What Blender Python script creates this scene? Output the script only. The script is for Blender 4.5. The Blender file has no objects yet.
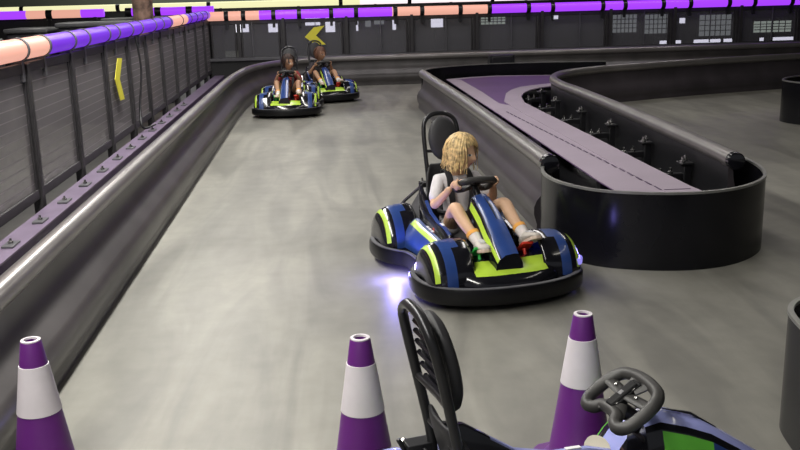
import bpy, bmesh, math, random
from mathutils import Vector, Matrix, noise
random.seed(7)
PI = math.pi
scn = bpy.context.scene
col = scn.collection

# ------------------------------------------------------------------ materials
def mat(name, c, rough=.5, metal=0, coat=0, var=.12, scale=12, emit=None, es=0, bump=0, spec=.5):
    m = bpy.data.materials.new(name); m.use_nodes = True
    nt = m.node_tree; b = nt.nodes['Principled BSDF']
    b.inputs['Roughness'].default_value = rough
    b.inputs['Metallic'].default_value = metal
    b.inputs['Coat Weight'].default_value = coat
    b.inputs['Specular IOR Level'].default_value = spec
    tc = nt.nodes.new('ShaderNodeTexCoord'); nz = nt.nodes.new('ShaderNodeTexNoise')
    nz.inputs['Scale'].default_value = scale; nz.inputs['Detail'].default_value = 5
    nt.links.new(tc.outputs['Object'], nz.inputs['Vector'])
    cr = nt.nodes.new('ShaderNodeValToRGB')
    cr.color_ramp.elements[0].position = .3; cr.color_ramp.elements[1].position = .7
    cr.color_ramp.elements[0].color = (*[x*(1-var) for x in c], 1)
    cr.color_ramp.elements[1].color = (*[min(1, x*(1+var)) for x in c], 1)
    nt.links.new(nz.outputs['Fac'], cr.inputs['Fac'])
    nt.links.new(cr.outputs['Color'], b.inputs['Base Color'])
    if bump:
        bp = nt.nodes.new('ShaderNodeBump'); bp.inputs['Strength'].default_value = bump
        bp.inputs['Distance'].default_value = .01
        nt.links.new(nz.outputs['Fac'], bp.inputs['Height']); nt.links.new(bp.outputs['Normal'], b.inputs['Normal'])
    if emit:
        b.inputs['Emission Color'].default_value = (*emit, 1); b.inputs['Emission Strength'].default_value = es
    return m

M = {}
M['barrier'] = mat('barrier_plastic', (.052, .047, .047), .33, var=.3, scale=3, bump=.02)
M['barrier2'] = mat('barrier_plastic_island', (.048, .042, .048), .33, var=.25, scale=3, bump=.02)
M['rail'] = mat('rail_plastic', (.26, .245, .24), .30, .65, var=.12, scale=3)
M['nose'] = mat('black_sheet', (.006, .006, .008), .22, var=.3, scale=3, spec=.3)
M['rim'] = mat('cut_edge', (.22, .22, .21), .3, .3)  # worn grey edge, with the edge highlight painted into its tone
M['black'] = mat('black_plastic', (.010, .010, .012), .35)
M['gloss_black'] = mat('gloss_black', (.008, .008, .011), .15, coat=.5)
M['rubber'] = mat('rubber', (.012, .012, .013), .7)
M['bumper'] = mat('bumper', (.005, .005, .006), .3, spec=.3)
M['blue'] = mat('blue_gloss', (.018, .048, .19), .3, coat=.35, var=.1)
M['lav'] = mat('pale_blue_gloss', (.33, .36, .72), .25, coat=.7, var=.08)  # kart blue with the overhead reflection put into its colour
M['lime'] = mat('lime', (.42, .62, .05), .35, coat=.3, var=.06)
M['green'] = mat('green', (.12, .50, .04), .35, coat=.3, var=.06)
M['white'] = mat('white_decal', (.75, .75, .78), .4)
M['steel'] = mat('steel', (.45, .45, .44), .25, 1)
M['hoop'] = mat('hoop_paint', (.035, .035, .038), .28, .6)
M['seat'] = mat('seat', (.013, .013, .015), .5)
M['pad'] = mat('pad', (.022, .022, .025), .6, bump=.2)
M['wheelgrip'] = mat('worn_grip', (.035, .034, .033), .5, var=.3)
M['hubplate'] = mat('hub_plate', (.006, .006, .007), .65, spec=.2)
M['red'] = mat('red_plastic', (.55, .03, .015), .35)
M['greenp'] = mat('green_pedal', (.03, .40, .06), .35)
M['grey'] = mat('grey_plastic', (.10, .10, .11), .4)
M['cream'] = mat('cream', (.62, .58, .48), .5)
M['purple'] = mat('cone_purple', (.11, .014, .17), .45, var=.1, scale=8, bump=.05)
M['conewhite'] = mat('cone_white', (.62, .58, .62), .5, var=.05)
M['frame'] = mat('fence_frame', (.035, .033, .036), .45, .1, var=.2)
M['plat_lilac'] = mat('platform_lilac', (.36, .30, .37), .45, var=.06, scale=2)
M['plat_purple'] = mat('platform_purple', (.115, .055, .17), .5, var=.1, scale=2)
M['beamtop'] = mat('beam_lilac', (.17, .13, .20), .4, var=.2, scale=4)
M['beamface'] = mat('beam_purple', (.07, .03, .12), .45)
M['chev'] = mat('chevron_yellow', (.72, .66, .05), .5, var=.05)
M['skin'] = mat('skin', (.62, .39, .25), .55, var=.05, scale=20)
M['skin2'] = mat('skin_tan', (.40, .22, .13), .55, var=.05, scale=20)
M['eyew'] = mat('eye_white', (.7, .68, .66), .3)
M['iris'] = mat('iris', (.06, .09, .12), .2)
M['lips'] = mat('lips', (.55, .20, .17), .45)
M['hair'] = mat('blonde_hair', (.60, .43, .20), .5, var=.55, scale=45)
M['hair_d'] = mat('dark_hair', (.04, .02, .015), .5, var=.3, scale=60)
M['hair_b'] = mat('brown_hair', (.16, .07, .04), .5, var=.3, scale=60)
M['shirt'] = mat('white_shirt', (.62, .60, .62), .8, var=.08, scale=25, bump=.2)
M['shirt_r'] = mat('red_shirt', (.22, .02, .02), .8, var=.2, scale=25)
M['shirt_k'] = mat('dark_shirt', (.03, .025, .03), .8, var=.2, scale=25)
M['shorts'] = mat('grey_shorts', (.36, .34, .35), .8, var=.1)
M['shorts_k'] = mat('dark_shorts', (.04, .035, .04), .8, var=.1)
M['sock'] = mat('sock', (.68, .62, .60), .8)
M['sockband'] = mat('sock_band', (.8, .38, .08), .8)
M['shoe'] = mat('shoe', (.50, .46, .42), .6, var=.15)
M['sole'] = mat('shoe_sole', (.56, .44, .36), .6)
M['strap'] = mat('harness_strap', (.014, .014, .017), .7)
M['bark'] = mat('mottled_bark', (.20, .13, .10), .8, var=.9, scale=7, bump=.5)
M['wall'] = mat('hall_wall', (.16, .17, .14), .8, var=.15, scale=.6)
M['wains'] = mat('hall_dark', (.02, .02, .022), .6, var=.3, scale=.8)
M['ceil'] = mat('ceiling', (.05, .05, .05), .9)
M['bench'] = mat('bench', (.03, .028, .034), .45)
M['benchtop'] = mat('bench_top', (.09, .09, .095), .35)
def emis(name, c, s):
    return mat(name, tuple(.35*x for x in c), .35, emit=c, es=s, var=.02)
M['t_purple'] = emis('tube_purple', (.14, .018, .58), 1.0)
M['t_violet'] = emis('tube_violet', (.36, .05, .95), 1.1)
M['t_peach'] = emis('tube_peach', (.95, .47, .36), .82)
M['t_yel'] = emis('tube_yellow_white', (.90, .88, .50), 1.0)
M['t_white'] = emis('tube_pink_white', (1.0, .86, .90), 1.1)
M['scr'] = emis('screen_white', (.95, .93, 1), 2.4)
M['scr_dim'] = emis('screen_dim', (.32, .34, .32), 1.1)
M['scr_green'] = emis('screen_greenish', (.60, .68, .55), 1.1)
M['led'] = emis('led_blue', (.30, .26, .85), .8)

def floor_mat():
    m = bpy.data.materials.new('polished_concrete'); m.use_nodes = True
    nt = m.node_tree; b = nt.nodes['Principled BSDF']; N = nt.nodes; L = nt.links
    tc = N.new('ShaderNodeTexCoord')
    def nz(sc, det, vs, dist=0):
        mp = N.new('ShaderNodeMapping'); mp.inputs['Scale'].default_value = vs
        n = N.new('ShaderNodeTexNoise'); n.inputs['Scale'].default_value = sc; n.inputs['Detail'].default_value = det
        n.inputs['Distortion'].default_value = dist
        L.new(tc.outputs['Object'], mp.inputs['Vector']); L.new(mp.outputs['Vector'], n.inputs['Vector'])
        return n
    a = nz(.55, 6, (1, .7, 1), .6); f = nz(7, 8, (1, 1, 1)); s = nz(1.1, 5, (3.2, .5, 1), 1.2)
    r1 = N.new('ShaderNodeValToRGB'); r1.color_ramp.elements[0].position = .34; r1.color_ramp.elements[1].position = .68
    r1.color_ramp.elements[0].color = (.152, .148, .129, 1); r1.color_ramp.elements[1].color = (.28, .273, .238, 1)
    L.new(a.outputs['Fac'], r1.inputs['Fac'])
    r2 = N.new('ShaderNodeValToRGB'); r2.color_ramp.elements[0].position = .35; r2.color_ramp.elements[1].position = .62
    r2.color_ramp.elements[0].color = (.72, .72, .73, 1); r2.color_ramp.elements[1].color = (1.06, 1.06, 1.06, 1)
    L.new(s.outputs['Fac'], r2.inputs['Fac'])
    r3 = N.new('ShaderNodeValToRGB'); r3.color_ramp.elements[0].position = .3; r3.color_ramp.elements[1].position = .7
    r3.color_ramp.elements[0].color = (.90, .90, .90, 1); r3.color_ramp.elements[1].color = (1.06, 1.06, 1.06, 1)
    L.new(f.outputs['Fac'], r3.inputs['Fac'])
    m1 = N.new('ShaderNodeMixRGB'); m1.blend_type = 'MULTIPLY'; m1.inputs[0].default_value = 1
    m2 = N.new('ShaderNodeMixRGB'); m2.blend_type = 'MULTIPLY'; m2.inputs[0].default_value = 1
    L.new(r1.outputs['Color'], m1.inputs[1]); L.new(r2.outputs['Color'], m1.inputs[2])
    L.new(m1.outputs['Color'], m2.inputs[1]); L.new(r3.outputs['Color'], m2.inputs[2])
    L.new(m2.outputs['Color'], b.inputs['Base Color'])
    rr = N.new('ShaderNodeMapRange'); rr.inputs['To Min'].default_value = .38; rr.inputs['To Max'].default_value = .6
    L.new(s.outputs['Fac'], rr.inputs['Value']); L.new(rr.outputs['Result'], b.inputs['Roughness'])
    bp = N.new('ShaderNodeBump'); bp.inputs['Strength'].default_value = .05; L.new(f.outputs['Fac'], bp.inputs['Height'])
    L.new(bp.outputs['Normal'], b.inputs['Normal'])
    return m
M['floor'] = floor_mat()

def mesh_panel_mat(name, c, alpha, scale, axis, hole=.45):
    """perforated / woven panel: horizontal slots let light through"""
    m = bpy.data.materials.new(name); m.use_nodes = True
    nt = m.node_tree; N = nt.nodes; L = nt.links; b = N['Principled BSDF']
    b.inputs['Base Color'].default_value = (*c, 1); b.inputs['Roughness'].default_value = .4
    b.inputs['Metallic'].default_value = .2
    out = N['Material Output']; tr = N.new('ShaderNodeBsdfTransparent'); mx = N.new('ShaderNodeMixShader')
    tc = N.new('ShaderNodeTexCoord'); mp = N.new('ShaderNodeMapping')
    if axis == 'x': mp.inputs['Rotation'].default_value = (PI/2, 0, 0)
    else: mp.inputs['Rotation'].default_value = (PI/2, 0, PI/2)
    br = N.new('ShaderNodeTexBrick'); br.inputs['Scale'].default_value = scale
    br.inputs['Color1'].default_value = (1, 1, 1, 1); br.inputs['Color2'].default_value = (1, 1, 1, 1)
    br.inputs['Mortar'].default_value = (0, 0, 0, 1); br.inputs['Mortar Size'].default_value = .06
    br.inputs['Brick Width'].default_value = 1.2; br.inputs['Row Height'].default_value = .28
    L.new(tc.outputs['Object'], mp.inputs['Vector']); L.new(mp.outputs['Vector'], br.inputs['Vector'])
    mt = N.new('ShaderNodeMath'); mt.operation = 'MULTIPLY'; mt.inputs[1].default_value = alpha
    L.new(br.outputs['Color'], mt.inputs[0]); L.new(mt.outputs[0], mx.inputs[0])
    L.new(b.outputs[0], mx.inputs[1]); L.new(tr.outputs[0], mx.inputs[2]); L.new(mx.outputs[0], out.inputs[0])
    return m
M['mesh_l'] = mesh_panel_mat('perforated_panel', (.24, .225, .235), .45, 17, 'y')
def tint_mat():
    m = bpy.data.materials.new('smoked_panel'); m.use_nodes = True
    nt = m.node_tree; N = nt.nodes; L = nt.links; b = N['Principled BSDF']
    nz = N.new('ShaderNodeTexNoise'); nz.inputs['Scale'].default_value = 2
    mr = N.new('ShaderNodeMapRange'); mr.inputs['To Min'].default_value = .12; mr.inputs['To Max'].default_value = .28
    L.new(nz.outputs['Fac'], mr.inputs['Value']); L.new(mr.outputs['Result'], b.inputs['Roughness'])
    b.inputs['Base Color'].default_value = (.17, .17, .18, 1)
    tr = N.new('ShaderNodeBsdfTransparent'); tr.inputs[0].default_value = (.9, .9, .95, 1)
    mx = N.new('ShaderNodeMixShader'); mx.inputs[0].default_value = .55
    L.new(b.outputs[0], mx.inputs[1]); L.new(tr.outputs[0], mx.inputs[2]); L.new(mx.outputs[0], N['Material Output'].inputs[0])
    return m
M['smoke'] = tint_mat()

# ------------------------------------------------------------------ object helpers
def tag(o, label=None, cat=None, group=None, kind=None):
    if label: o['label'] = label
    if cat: o['category'] = cat
    if group: o['group'] = group
    if kind: o['kind'] = kind
    return o
def empty(name, loc=(0, 0, 0), rz=0):
    o = bpy.data.objects.new(name, None); col.objects.link(o)
    o.location = loc; o.rotation_euler = (0, 0, rz); o.empty_display_size = .1
    return o
def obj(name, bm, ms, parent=None, smooth=40, bevel=0, recalc=True, merge=True):
    if merge: bmesh.ops.remove_doubles(bm, verts=bm.verts, dist=1e-5)
    if recalc: bmesh.ops.recalc_face_normals(bm, faces=bm.faces)
    me = bpy.data.meshes.new(name); bm.to_mesh(me); bm.free()
    if not isinstance(ms, (list, tuple)): ms = [ms]
    for m in ms: me.materials.append(M[m] if isinstance(m, str) else m)
    if smooth:
        for p in me.polygons: p.use_smooth = True
        me.set_sharp_from_angle(angle=math.radians(smooth))
    o = bpy.data.objects.new(name, me); col.objects.link(o)
    if parent: o.parent = parent
    if bevel:
        b = o.modifiers.new('bevel', 'BEVEL'); b.width = bevel; b.segments = 2; b.limit_method = 'ANGLE'
    return o
def nb(): return bmesh.new()
def box(bm, c, s, rot=None, mi=0):
    c = Vector(c); R = rot or Matrix.Identity(3)
    vs = [bm.verts.new(c + R @ Vector((x*s[0]/2, y*s[1]/2, z*s[2]/2))) for x in (-1, 1) for y in (-1, 1) for z in (-1, 1)]
    for f in ((0, 1, 3, 2), (4, 6, 7, 5), (0, 4, 5, 1), (2, 3, 7, 6), (0, 2, 6, 4), (1, 5, 7, 3)):
        bm.faces.new([vs[i] for i in f]).material_index = mi
def rings(bm, rs, closed=True, cap=True, loop=False, mi=None):
    """rs: list of rings (lists of points). mi(i,j) -> material index"""
    V = [[bm.verts.new(p) for p in r] for r in rs]
    n = len(V[0]); K = len(V)
    for i in range(K if loop else K-1):
        a, b = V[i], V[(i+1) % K]
        for j in range(n if closed else n-1):
            try:
                f = bm.faces.new((a[j], a[(j+1) % n], b[(j+1) % n], b[j]))
                if mi: f.material_index = mi(i, j) if callable(mi) else mi
            except ValueError: pass
    if cap and closed and not loop:
        for r, i in ((V[0], 0), (V[-1], K-2)):
            try:
                f = bm.faces.new(r)
                if mi: f.material_index = mi(i, 0) if callable(mi) else mi
            except ValueError: pass
def tube(bm, pts, r, seg=12, loop=False, cap=True, flat=1.0, mi=None):
    pts = [Vector(p) for p in pts]; n = len(pts)
    rr = r if isinstance(r, (list, tuple)) else [r]*n
    rs = []; up = None
    for i, p in enumerate(pts):
        if loop: t = (pts[(i+1) % n] - pts[i-1]).normalized()
        else: t = (pts[min(i+1, n-1)] - pts[max(i-1, 0)]).normalized()
        if up is None:
            up = Vector((0, 0, 1)) if abs(t.z) < .9 else Vector((1, 0, 0))
        s = t.cross(up).normalized(); up = s.cross(t).normalized()
        rs.append([p + (s*math.cos(2*PI*k/seg) + up*math.sin(2*PI*k/seg)*flat)*rr[i] for k in range(seg)])
    rings(bm, rs, True, cap, loop, mi)
def lathe(bm, prof, seg=32, o=(0, 0, 0), axis='z', cap=False, mi=None):
    o = Vector(o); rs = []
    for r, z in prof:
        ring = []
        for k in range(seg):
            a = 2*PI*k/seg; c, s = r*math.cos(a), r*math.sin(a)
            ring.append(o + (Vector((c, s, z)) if axis == 'z' else Vector((c, z, s)) if axis == 'y' else Vector((z, c, s))))
        rs.append(ring)
    rings(bm, rs, True, cap, False, mi)
def prism(bm, poly, z0, z1, mi=0):
    a = [bm.verts.new((x, y, z0)) for x, y in poly]; b = [bm.verts.new((x, y, z1)) for x, y in poly]
    n = len(poly)
    for i in range(n): bm.faces.new((a[i], a[(i+1) % n], b[(i+1) % n], b[i])).material_index = mi
    bm.faces.new(a[::-1]).material_index = mi; bm.faces.new(b).material_index = mi
def catmull(pts, n=8, closed=False):
    P_ = [Vector(p) for p in pts]; out = []; K = len(P_)
    for i in range(K if closed else K-1):
        g = (lambda k: P_[k % K]) if closed else (lambda k: P_[max(0, min(K-1, k))])
        p0, p1, p2, p3 = g(i-1), g(i), g(i+1), g(i+2)
        for j in range(n):
            t = j/n
            out.append(.5*((2*p1) + (p2-p0)*t + (2*p0-5*p1+4*p2-p3)*t*t + (3*p1-p0-3*p2+p3)*t**3))
    if not closed: out.append(P_[-1])
    return out
def sweep(bm, path, prof, closed_prof=True, loop=False, cap=True, mi=None):
    """prof: (offset to the right of travel, z)"""
    path = [Vector((p[0], p[1])) for p in path]; n = len(path); rs = []
    for i, p in enumerate(path):
        if loop: t = path[(i+1) % n]-path[i-1]
        else: t = path[min(i+1, n-1)]-path[max(i-1, 0)]
        t.normalize(); nr = Vector((t.y, -t.x))
        rs.append([Vector((p.x+nr.x*d, p.y+nr.y*d, z)) for d, z in prof])
    rings(bm, rs, closed_prof, cap, loop, mi)

# ------------------------------------------------------------------ setting
bm = nb(); prism(bm, [(-14, -5), (18, -5), (18, 30), (-14, 30)], -.1, 0)
tag(obj('floor', bm, 'floor', smooth=0), 'grey polished concrete track floor with scuff marks', kind='structure')
bm = nb(); box(bm, (2, 29.9, 2.9), (32, .2, 3.0)); box(bm, (2, 29.9, .7), (32, .24, 1.42), mi=1)
tag(obj('wall_back', bm, ['wall', 'wains'], smooth=0), kind='structure')
bm = nb(); box(bm, (-13.9, 12.5, 2.2), (.2, 35, 4.4))
tag(obj('wall_left', bm, 'wains', smooth=0), kind='structure')
bm = nb(); box(bm, (17.9, 12.5, 2.2), (.2, 35, 4.4))
tag(obj('wall_right', bm, 'wains', smooth=0), kind='structure')
bm = nb(); box(bm, (2, 12.5, 4.5), (32, 35, .2))
tag(obj('ceiling', bm, 'ceil', smooth=0), kind='structure')

# ------------------------------------------------------------------ barriers
def arc_pts(cx, cz, r, a0, a1, n):
    return [(cx+r*math.cos(a0+(a1-a0)*k/n), cz+r*math.sin(a0+(a1-a0)*k/n)) for k in range(n+1)]
def panel_prof(base, h=.52):
    # outer face seen from the lane: rail, recessed web, bulging lower roll, foot; then back side
    out = [(.012, h-.045), (.004, h-.09), (base*.10, h-.15), (base*.22, h-.20), (base*.40+.012, h-.25),
           (base*.72+.020, h-.29), (base*.92+.022, h-.335), (base+.016, h-.385), (base+.004, h-.43),
           (base-.006, .05), (base-.002, .03), (base-.002, 0)]
    back = [(-.03, 0), (-.03, h-.05)]
    return out+back
def bracket(parent, p, ang, n=2):
    """post with an arm and two bolts; arm runs to local -x (away from the face)"""
    R = Matrix.Rotation(ang, 3, 'Z'); p = Vector(p)
    bm = nb(); T = lambda v: p + R @ Vector(v)
    box(bm, T((-.06, 0, .17)), (.06, .08, .34), R); box(bm, T((-.15, 0, .24)), (.24, .05, .05), R)
    box(bm, T((-.26, 0, .13)), (.06, .09, .26), R); box(bm, T((-.07, 0, .34)), (.10, .12, .02), R)
    br = obj('bracket', bm, 'black', parent, bevel=.006)
    for dx, dy, z in ((-.055, .035, .35), (-.10, -.03, .35), (-.18, 0, .265), (-.26, 0, .26))[:n+2]:
        b2 = nb(); q = T((dx, dy, z)); lathe(b2, [(.0, 0), (.022, 0), (.022, .016), (.012, .02), (.011, .045), (0, .045)], 8, q)
        obj('bolt', b2, 'steel', br)
def make_barrier(name, path, base, label, m='barrier', brackets=(), h=.51, r=.055, caps=(), group=None):
    root = empty(name, (0, 0, 0)); tag(root, label, 'barrier', group)
    pts = catmull([(x, y, 0) for x, y in path], 10)
    bm = nb(); sweep(bm, pts, panel_prof(base, h), mi=lambda i, j: 1 if j >= 11 else 0); obj('panel', bm, [m, 'black'], root, smooth=50)  # back faces coloured black to paint the shade behind the panel
    bm = nb(); tube(bm, [(p.x, p.y, h-.02) for p in pts], r, 20); obj('top_rail', bm, 'rail', root)
    for x, y, a in brackets: bracket(root, (x, y, 0), a)
    for (q, d) in caps:
        q = Vector((*q, h-.02)); d = Vector((*d, 0)).normalized()
        bm = nb(); tube(bm, [q-d*.13, q-d*.02], r+.003, 20); obj('collar', bm, 'steel' if False else 'rail', root)
        bm = nb(); tube(bm, [q-d*.02, q+d*.03, q+d*.035], [r+.004, r+.004, r-.005], 20); obj('end_cap', bm, 'gloss_black', root)
    return root
LB = [(-1.365, -1.0), (-1.365, 2), (-1.365, 5), (-1.365, 8), (-1.365, 11), (-1.36, 13.0), (-1.32, 14.4), (-1.18, 15.7), (-.78, 16.7),
      (-.1, 17.2), (.8, 17.3), (2, 17.3), (5, 17.3), (9, 17.25), (13, 17.2)]
make_barrier('track_barrier', LB, .14, 'long dark plastic barrier along the left lane that bends right along the far fence',
             brackets=[(-1.42, 3.1+1.35*k, 0) for k in range(9)])
BA = [(1.50, 6.20), (1.50, 8), (1.49, 10), (1.45, 12), (1.42, 13.55)]
# travel reversed so that the lane (west) is to the right of travel
make_barrier('track_barrier', BA[::-1], .075, 'straight dark barrier on the left side of the island, beside the blond driver',
             'barrier2', r=.06, caps=[((1.50, 6.16), (0, -1))], brackets=[(1.54, 7.2+1.6*k, PI) for k in range(4)])
BB = [(2.735, 6.02), (2.78, 6.8), (2.83, 8), (2.87, 9.2), (2.89, 10.4), (2.89, 11.3), (2.99, 12.1), (3.28, 12.75), (3.78, 13.2),
      (4.5, 13.55), (6, 14.1), (8, 14.6), (10.5, 15.0)]
make_barrier('track_barrier', BB, .10, 'hooked dark barrier from the rounded island end, curving right across the far lane',
             'barrier2', brackets=[(2.76, 6.75, 0), (2.80, 7.75, 0), (2.83, 8.85, 0), (2.83, 9.9, 0), (2.81, 10.95, 0), (2.88, 12.0, .2)],
             caps=[((2.733, 5.99), (-.04, -1))])
def nose_wall(path, h, label, seg=10, far=False):
    root = empty('curved_end_wall'); tag(root, label, 'barrier')
    pts = catmull([(x, y, 0) for x, y in path], seg)
    bm = nb(); sweep(bm, pts, [(0, 0), (0, h-.006), (-.014, h-.006), (-.014, 0)]); obj('wall_sheet', bm, 'nose', root)
    bm = nb(); sweep(bm, pts, [(.003, h-.012), (.003, h+.002), (-.018, h+.002), (-.018, h-.012)]); obj('rim', bm, 'rim', root)
    return root, pts
nw, _ = nose_wall([(1.50, 6.28), (1.42, 6.05), (1.40, 5.80), (1.45, 5.56), (1.60, 5.32), (1.88, 5.18), (2.18, 5.15), (2.46, 5.25),
                   (2.70, 5.48), (2.83, 5.78), (2.885, 6.12), (2.88, 6.42), (2.81, 6.60)][::1], .475,
                  'glossy black curved wall around the near rounded end of the island')
for x, y, z in ((1.52, 5.44, .36), (1.60, 5.33, .30), (2.31, 5.225, .26), (2.44, 5.27, .26), (1.43, 5.62, .40)):
    bm = nb(); n = Vector((x-2.2, y-6.1, 0)).normalized(); q = Vector((x, y, z))
    tube(bm, [q-n*.01, q+n*.006], .008, 8); obj('rivet', bm, 'steel', nw)
nose_wall([(1.42, 13.5), (1.44, 13.9), (1.56, 14.5), (1.95, 15.0), (2.7, 15.3), (3.6, 15.3), (4.6, 15.1)], .47,
          'low black wall closing the far end of the island behind its purple top')
nose_wall([(7.1, 11.6), (6.5, 11.55), (6.0, 11.42), (5.65, 11.15), (5.52, 10.85), (5.65, 10.5), (6.1, 10.25), (7.1, 10.2)], .50,
          'black curved wall end at the right edge of the far lane')
nose_wall([(2.6, 3.34), (2.2, 3.35), (1.98, 3.345), (1.80, 3.28), (1.69, 3.17), (1.64, 3.0), (1.61, 2.7), (1.60, 2.35), (1.66, 2.0), (1.9, 1.75), (2.6, 1.7)], .47,
          'dark curved wall cropped by the lower right edge beside the nearest kart')

# island platform
root = empty('island_platform', (0, 0, 0)); tag(root, 'flat lilac and purple top of the island between the two barriers', 'platform')
pz = .30
oc = [(2.50, 5.72), (2.467, 6.08), (2.451, 7.067), (2.45, 8.15), (2.43, 9.52), (2.415, 10.4), (2.41, 11.19), (2.505, 11.84), (2.642, 12.30), (2.80, 12.62), (2.99, 12.86), (3.195, 13.02), (3.42, 13.40)]
outer = [(1.90, 14.6), (1.915, 10), (1.92, 6.4), (1.95, 5.62)] + oc + [(3.62, 14.0), (3.67, 14.75), (2.76, 14.95), (2.32, 14.85)]
bm = nb(); prism(bm, outer, pz-.006, pz); obj('deck', bm, 'plat_purple', root, smooth=0)
def strip(pairs, z0, z1):
    b = nb(); rs = [[(a[0], a[1], z0), (a[0], a[1], z1), (c[0], c[1], z1), (c[0], c[1], z0)] for a, c in pairs]
    rings(b, rs); return b
obj('straight_stripe', strip([((1.90, 14.55), (2.10, 14.40)), ((1.905, 12.6), (2.12, 12.6)), ((1.91, 11.2), (2.10, 11.2)), ((1.915, 10.9), (2.20, 10.9)), ((1.918, 9), (2.215, 9)),
                              ((1.92, 6.4), (2.23, 6.4)), ((1.95, 5.62), (2.26, 5.67))], pz, pz+.006), 'plat_lilac', root, smooth=0)
obj('end_stripe', strip([((1.91, 14.60), (1.92, 14.42)), ((2.32, 14.82), (2.34, 14.70)), ((2.76, 14.93), (2.77, 14.86)), ((3.6, 14.73), (3.58, 14.70))], pz, pz+.005), 'plat_lilac', root, smooth=0)
ic = [(2.25, 5.67), (2.218, 6.38), (2.214, 7.3), (2.208, 8.6), (2.195, 9.5), (2.182, 10.36), (2.192, 11.36), (2.39, 12.25), (2.54, 12.66), (2.74, 13.02), (3.0, 13.22), (3.25, 13.37), (3.5, 13.7)]
cs = list(zip(ic, oc))
obj('curved_stripe', strip([((a[0], a[1]), (b[0], b[1])) for a, b in cs], pz, pz+.010), 'plat_lilac', root, smooth=0)
bm = nb()
for k in range(26):
    y = 6.05+k*.17; x = 2.245-(y-5.7)*.047
    box(bm, (x, y, pz+.0115), (.012, .12, .003))
box(bm, (2.34, 5.98, pz+.0115), (.18, .012, .003))
obj('seam_line', bm, mat('seam', (.10, .07, .12), .5), root, smooth=0)
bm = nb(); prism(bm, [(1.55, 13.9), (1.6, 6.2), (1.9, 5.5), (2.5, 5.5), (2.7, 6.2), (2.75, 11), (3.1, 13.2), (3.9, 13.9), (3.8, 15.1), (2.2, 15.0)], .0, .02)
obj('base_plate', bm, 'black', root, smooth=0)  # black sheet added to paint the shade in the island's open gap
for y in (6.6, 8.5, 10.4, 12.6):
    bm = nb(); box(bm, (2.15, y, .155), (.34, .10, .27)); obj('support_block', bm, 'black', root, smooth=0)
tag(obj('junction_box', (lambda b: (box(b, (2.95, 15.55, .48), (.42, .2, .22)), box(b, (2.95, 15.55, .19), (.12, .1, .38)), box(b, (2.95, 15.44, .50), (.34, .02, .14)), b)[-1])(nb()), 'black', bevel=.01),
    'small black box standing behind the far end of the island', 'box')

# left purple ledge
root = empty('ledge_beam', (0, 0, 0)); tag(root, 'lilac topped purple steel beam with bolt plates, running between left barrier and fence', 'beam')
bm = nb(); box(bm, (-1.92, 8.2, .12), (.16, 18.4, .23), mi=0); obj('beam_body', bm, 'beamface', root, smooth=0, bevel=.006)
bm = nb(); box(bm, (-1.915, 8.2, .242), (.17, 18.4, .012)); obj('top_plate', bm, 'beamtop', root, smooth=0)
for k in range(15):
    y = 4.3+.6*k
    bm = nb(); box(bm, (-1.90, y, .255), (.07, .14, .014)); pl = obj('bolt_plate', bm, 'grey', root, bevel=.003)
    bm = nb(); lathe(bm, [(0, 0), (.016, 0), (.016, .014), (.008, .016), (.008, .03), (0, .03)], 8, (-1.90, y, .262)); obj('bolt', bm, 'steel', pl)

# ------------------------------------------------------------------ fences
def fence(name, pts, horiz, label, panelmat, z0, z1, double=False):
    root = empty(name); tag(root, label, 'fence')
    for i in range(len(pts)-1):
        a, b = Vector((*pts[i], 0)), Vector((*pts[i+1], 0)); d = (b-a); L = d.length; d.normalize()
        ang = math.atan2(d.y, d.x); R = Matrix.Rotation(ang, 3, 'Z'); c = (a+b)/2
        bm = nb(); box(bm, (c.x, c.y, (z0+z1)/2), (L-.09, .006, z1-z0-.06), R); obj('panel', bm, panelmat, root, smooth=0)
        bm = nb()
        for z in (z0+.015, z1-.02): box(bm, (c.x, c.y, z), (L-.05, .04, .07), R)
        for s in (-1, 1):
            q = c + d*s*(L/2-.06); box(bm, (q.x, q.y, (z0+z1)/2), (.03, .035, z1-z0), R)
        obj('panel_frame', bm, 'frame', root, smooth=0, bevel=.004)
    for p in pts:
        bm = nb(); box(bm, (p[0], p[1], z1/2+.005), (.07, .07, z1+.01)); 
        w = (.05, .09) if horiz == 'y' else (.09, .05)
        box(bm, (p[0], p[1], .015), (w[1]+.06, w[1]+.06, .03))
        po = obj('post', bm, 'frame', root, smooth=0, bevel=.005)
        po.data.transform(Matrix.Identity(4))
    return root
ly = [4.4, 5.6, 6.79, 7.98, 9.19, 10.3, 11.35, 12.4, 13.5, 14.6, 15.8, 16.9, 17.75]
fl = fence('mesh_fence', [(-2.1, y) for y in ly], 'y', 'dark mesh safety fence on the left with purple and orange light tube on top', 'mesh_l', .29, 1.22)
bx = [-2.1, -1.55, -.75, .415, 1.63, 2.86, 4.1, 5.42, 6.67, 7.97, 9.2, 10.4, 11.6]
fb = fence('smoked_fence', [(x, 17.75) for x in bx], 'x', 'dark see-through safety fence across the far end below purple light tube', 'smoke', .50, 1.20)
for x in bx[2:]:
    bm = nb(); box(bm, (x+.03, 17.66, .87), (.05, .06, .74)); obj('mullion', bm, 'frame', fb, smooth=0)
    bm = nb(); box(bm, (x-.55, 17.71, .87), (.014, .03, .62)); obj('mullion', bm, 'grey', fb, smooth=0)
bm = nb(); box(bm, (5.0, 17.62, .515), (14.2, .05, .05)); obj('bottom_rail', bm, 'grey', fb, smooth=0, bevel=.004)
bm = nb(); box(bm, (5.0, 17.75, .25), (14.2, .10, .48)); obj('kick_board', bm, 'wains', fb, smooth=0)
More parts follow.
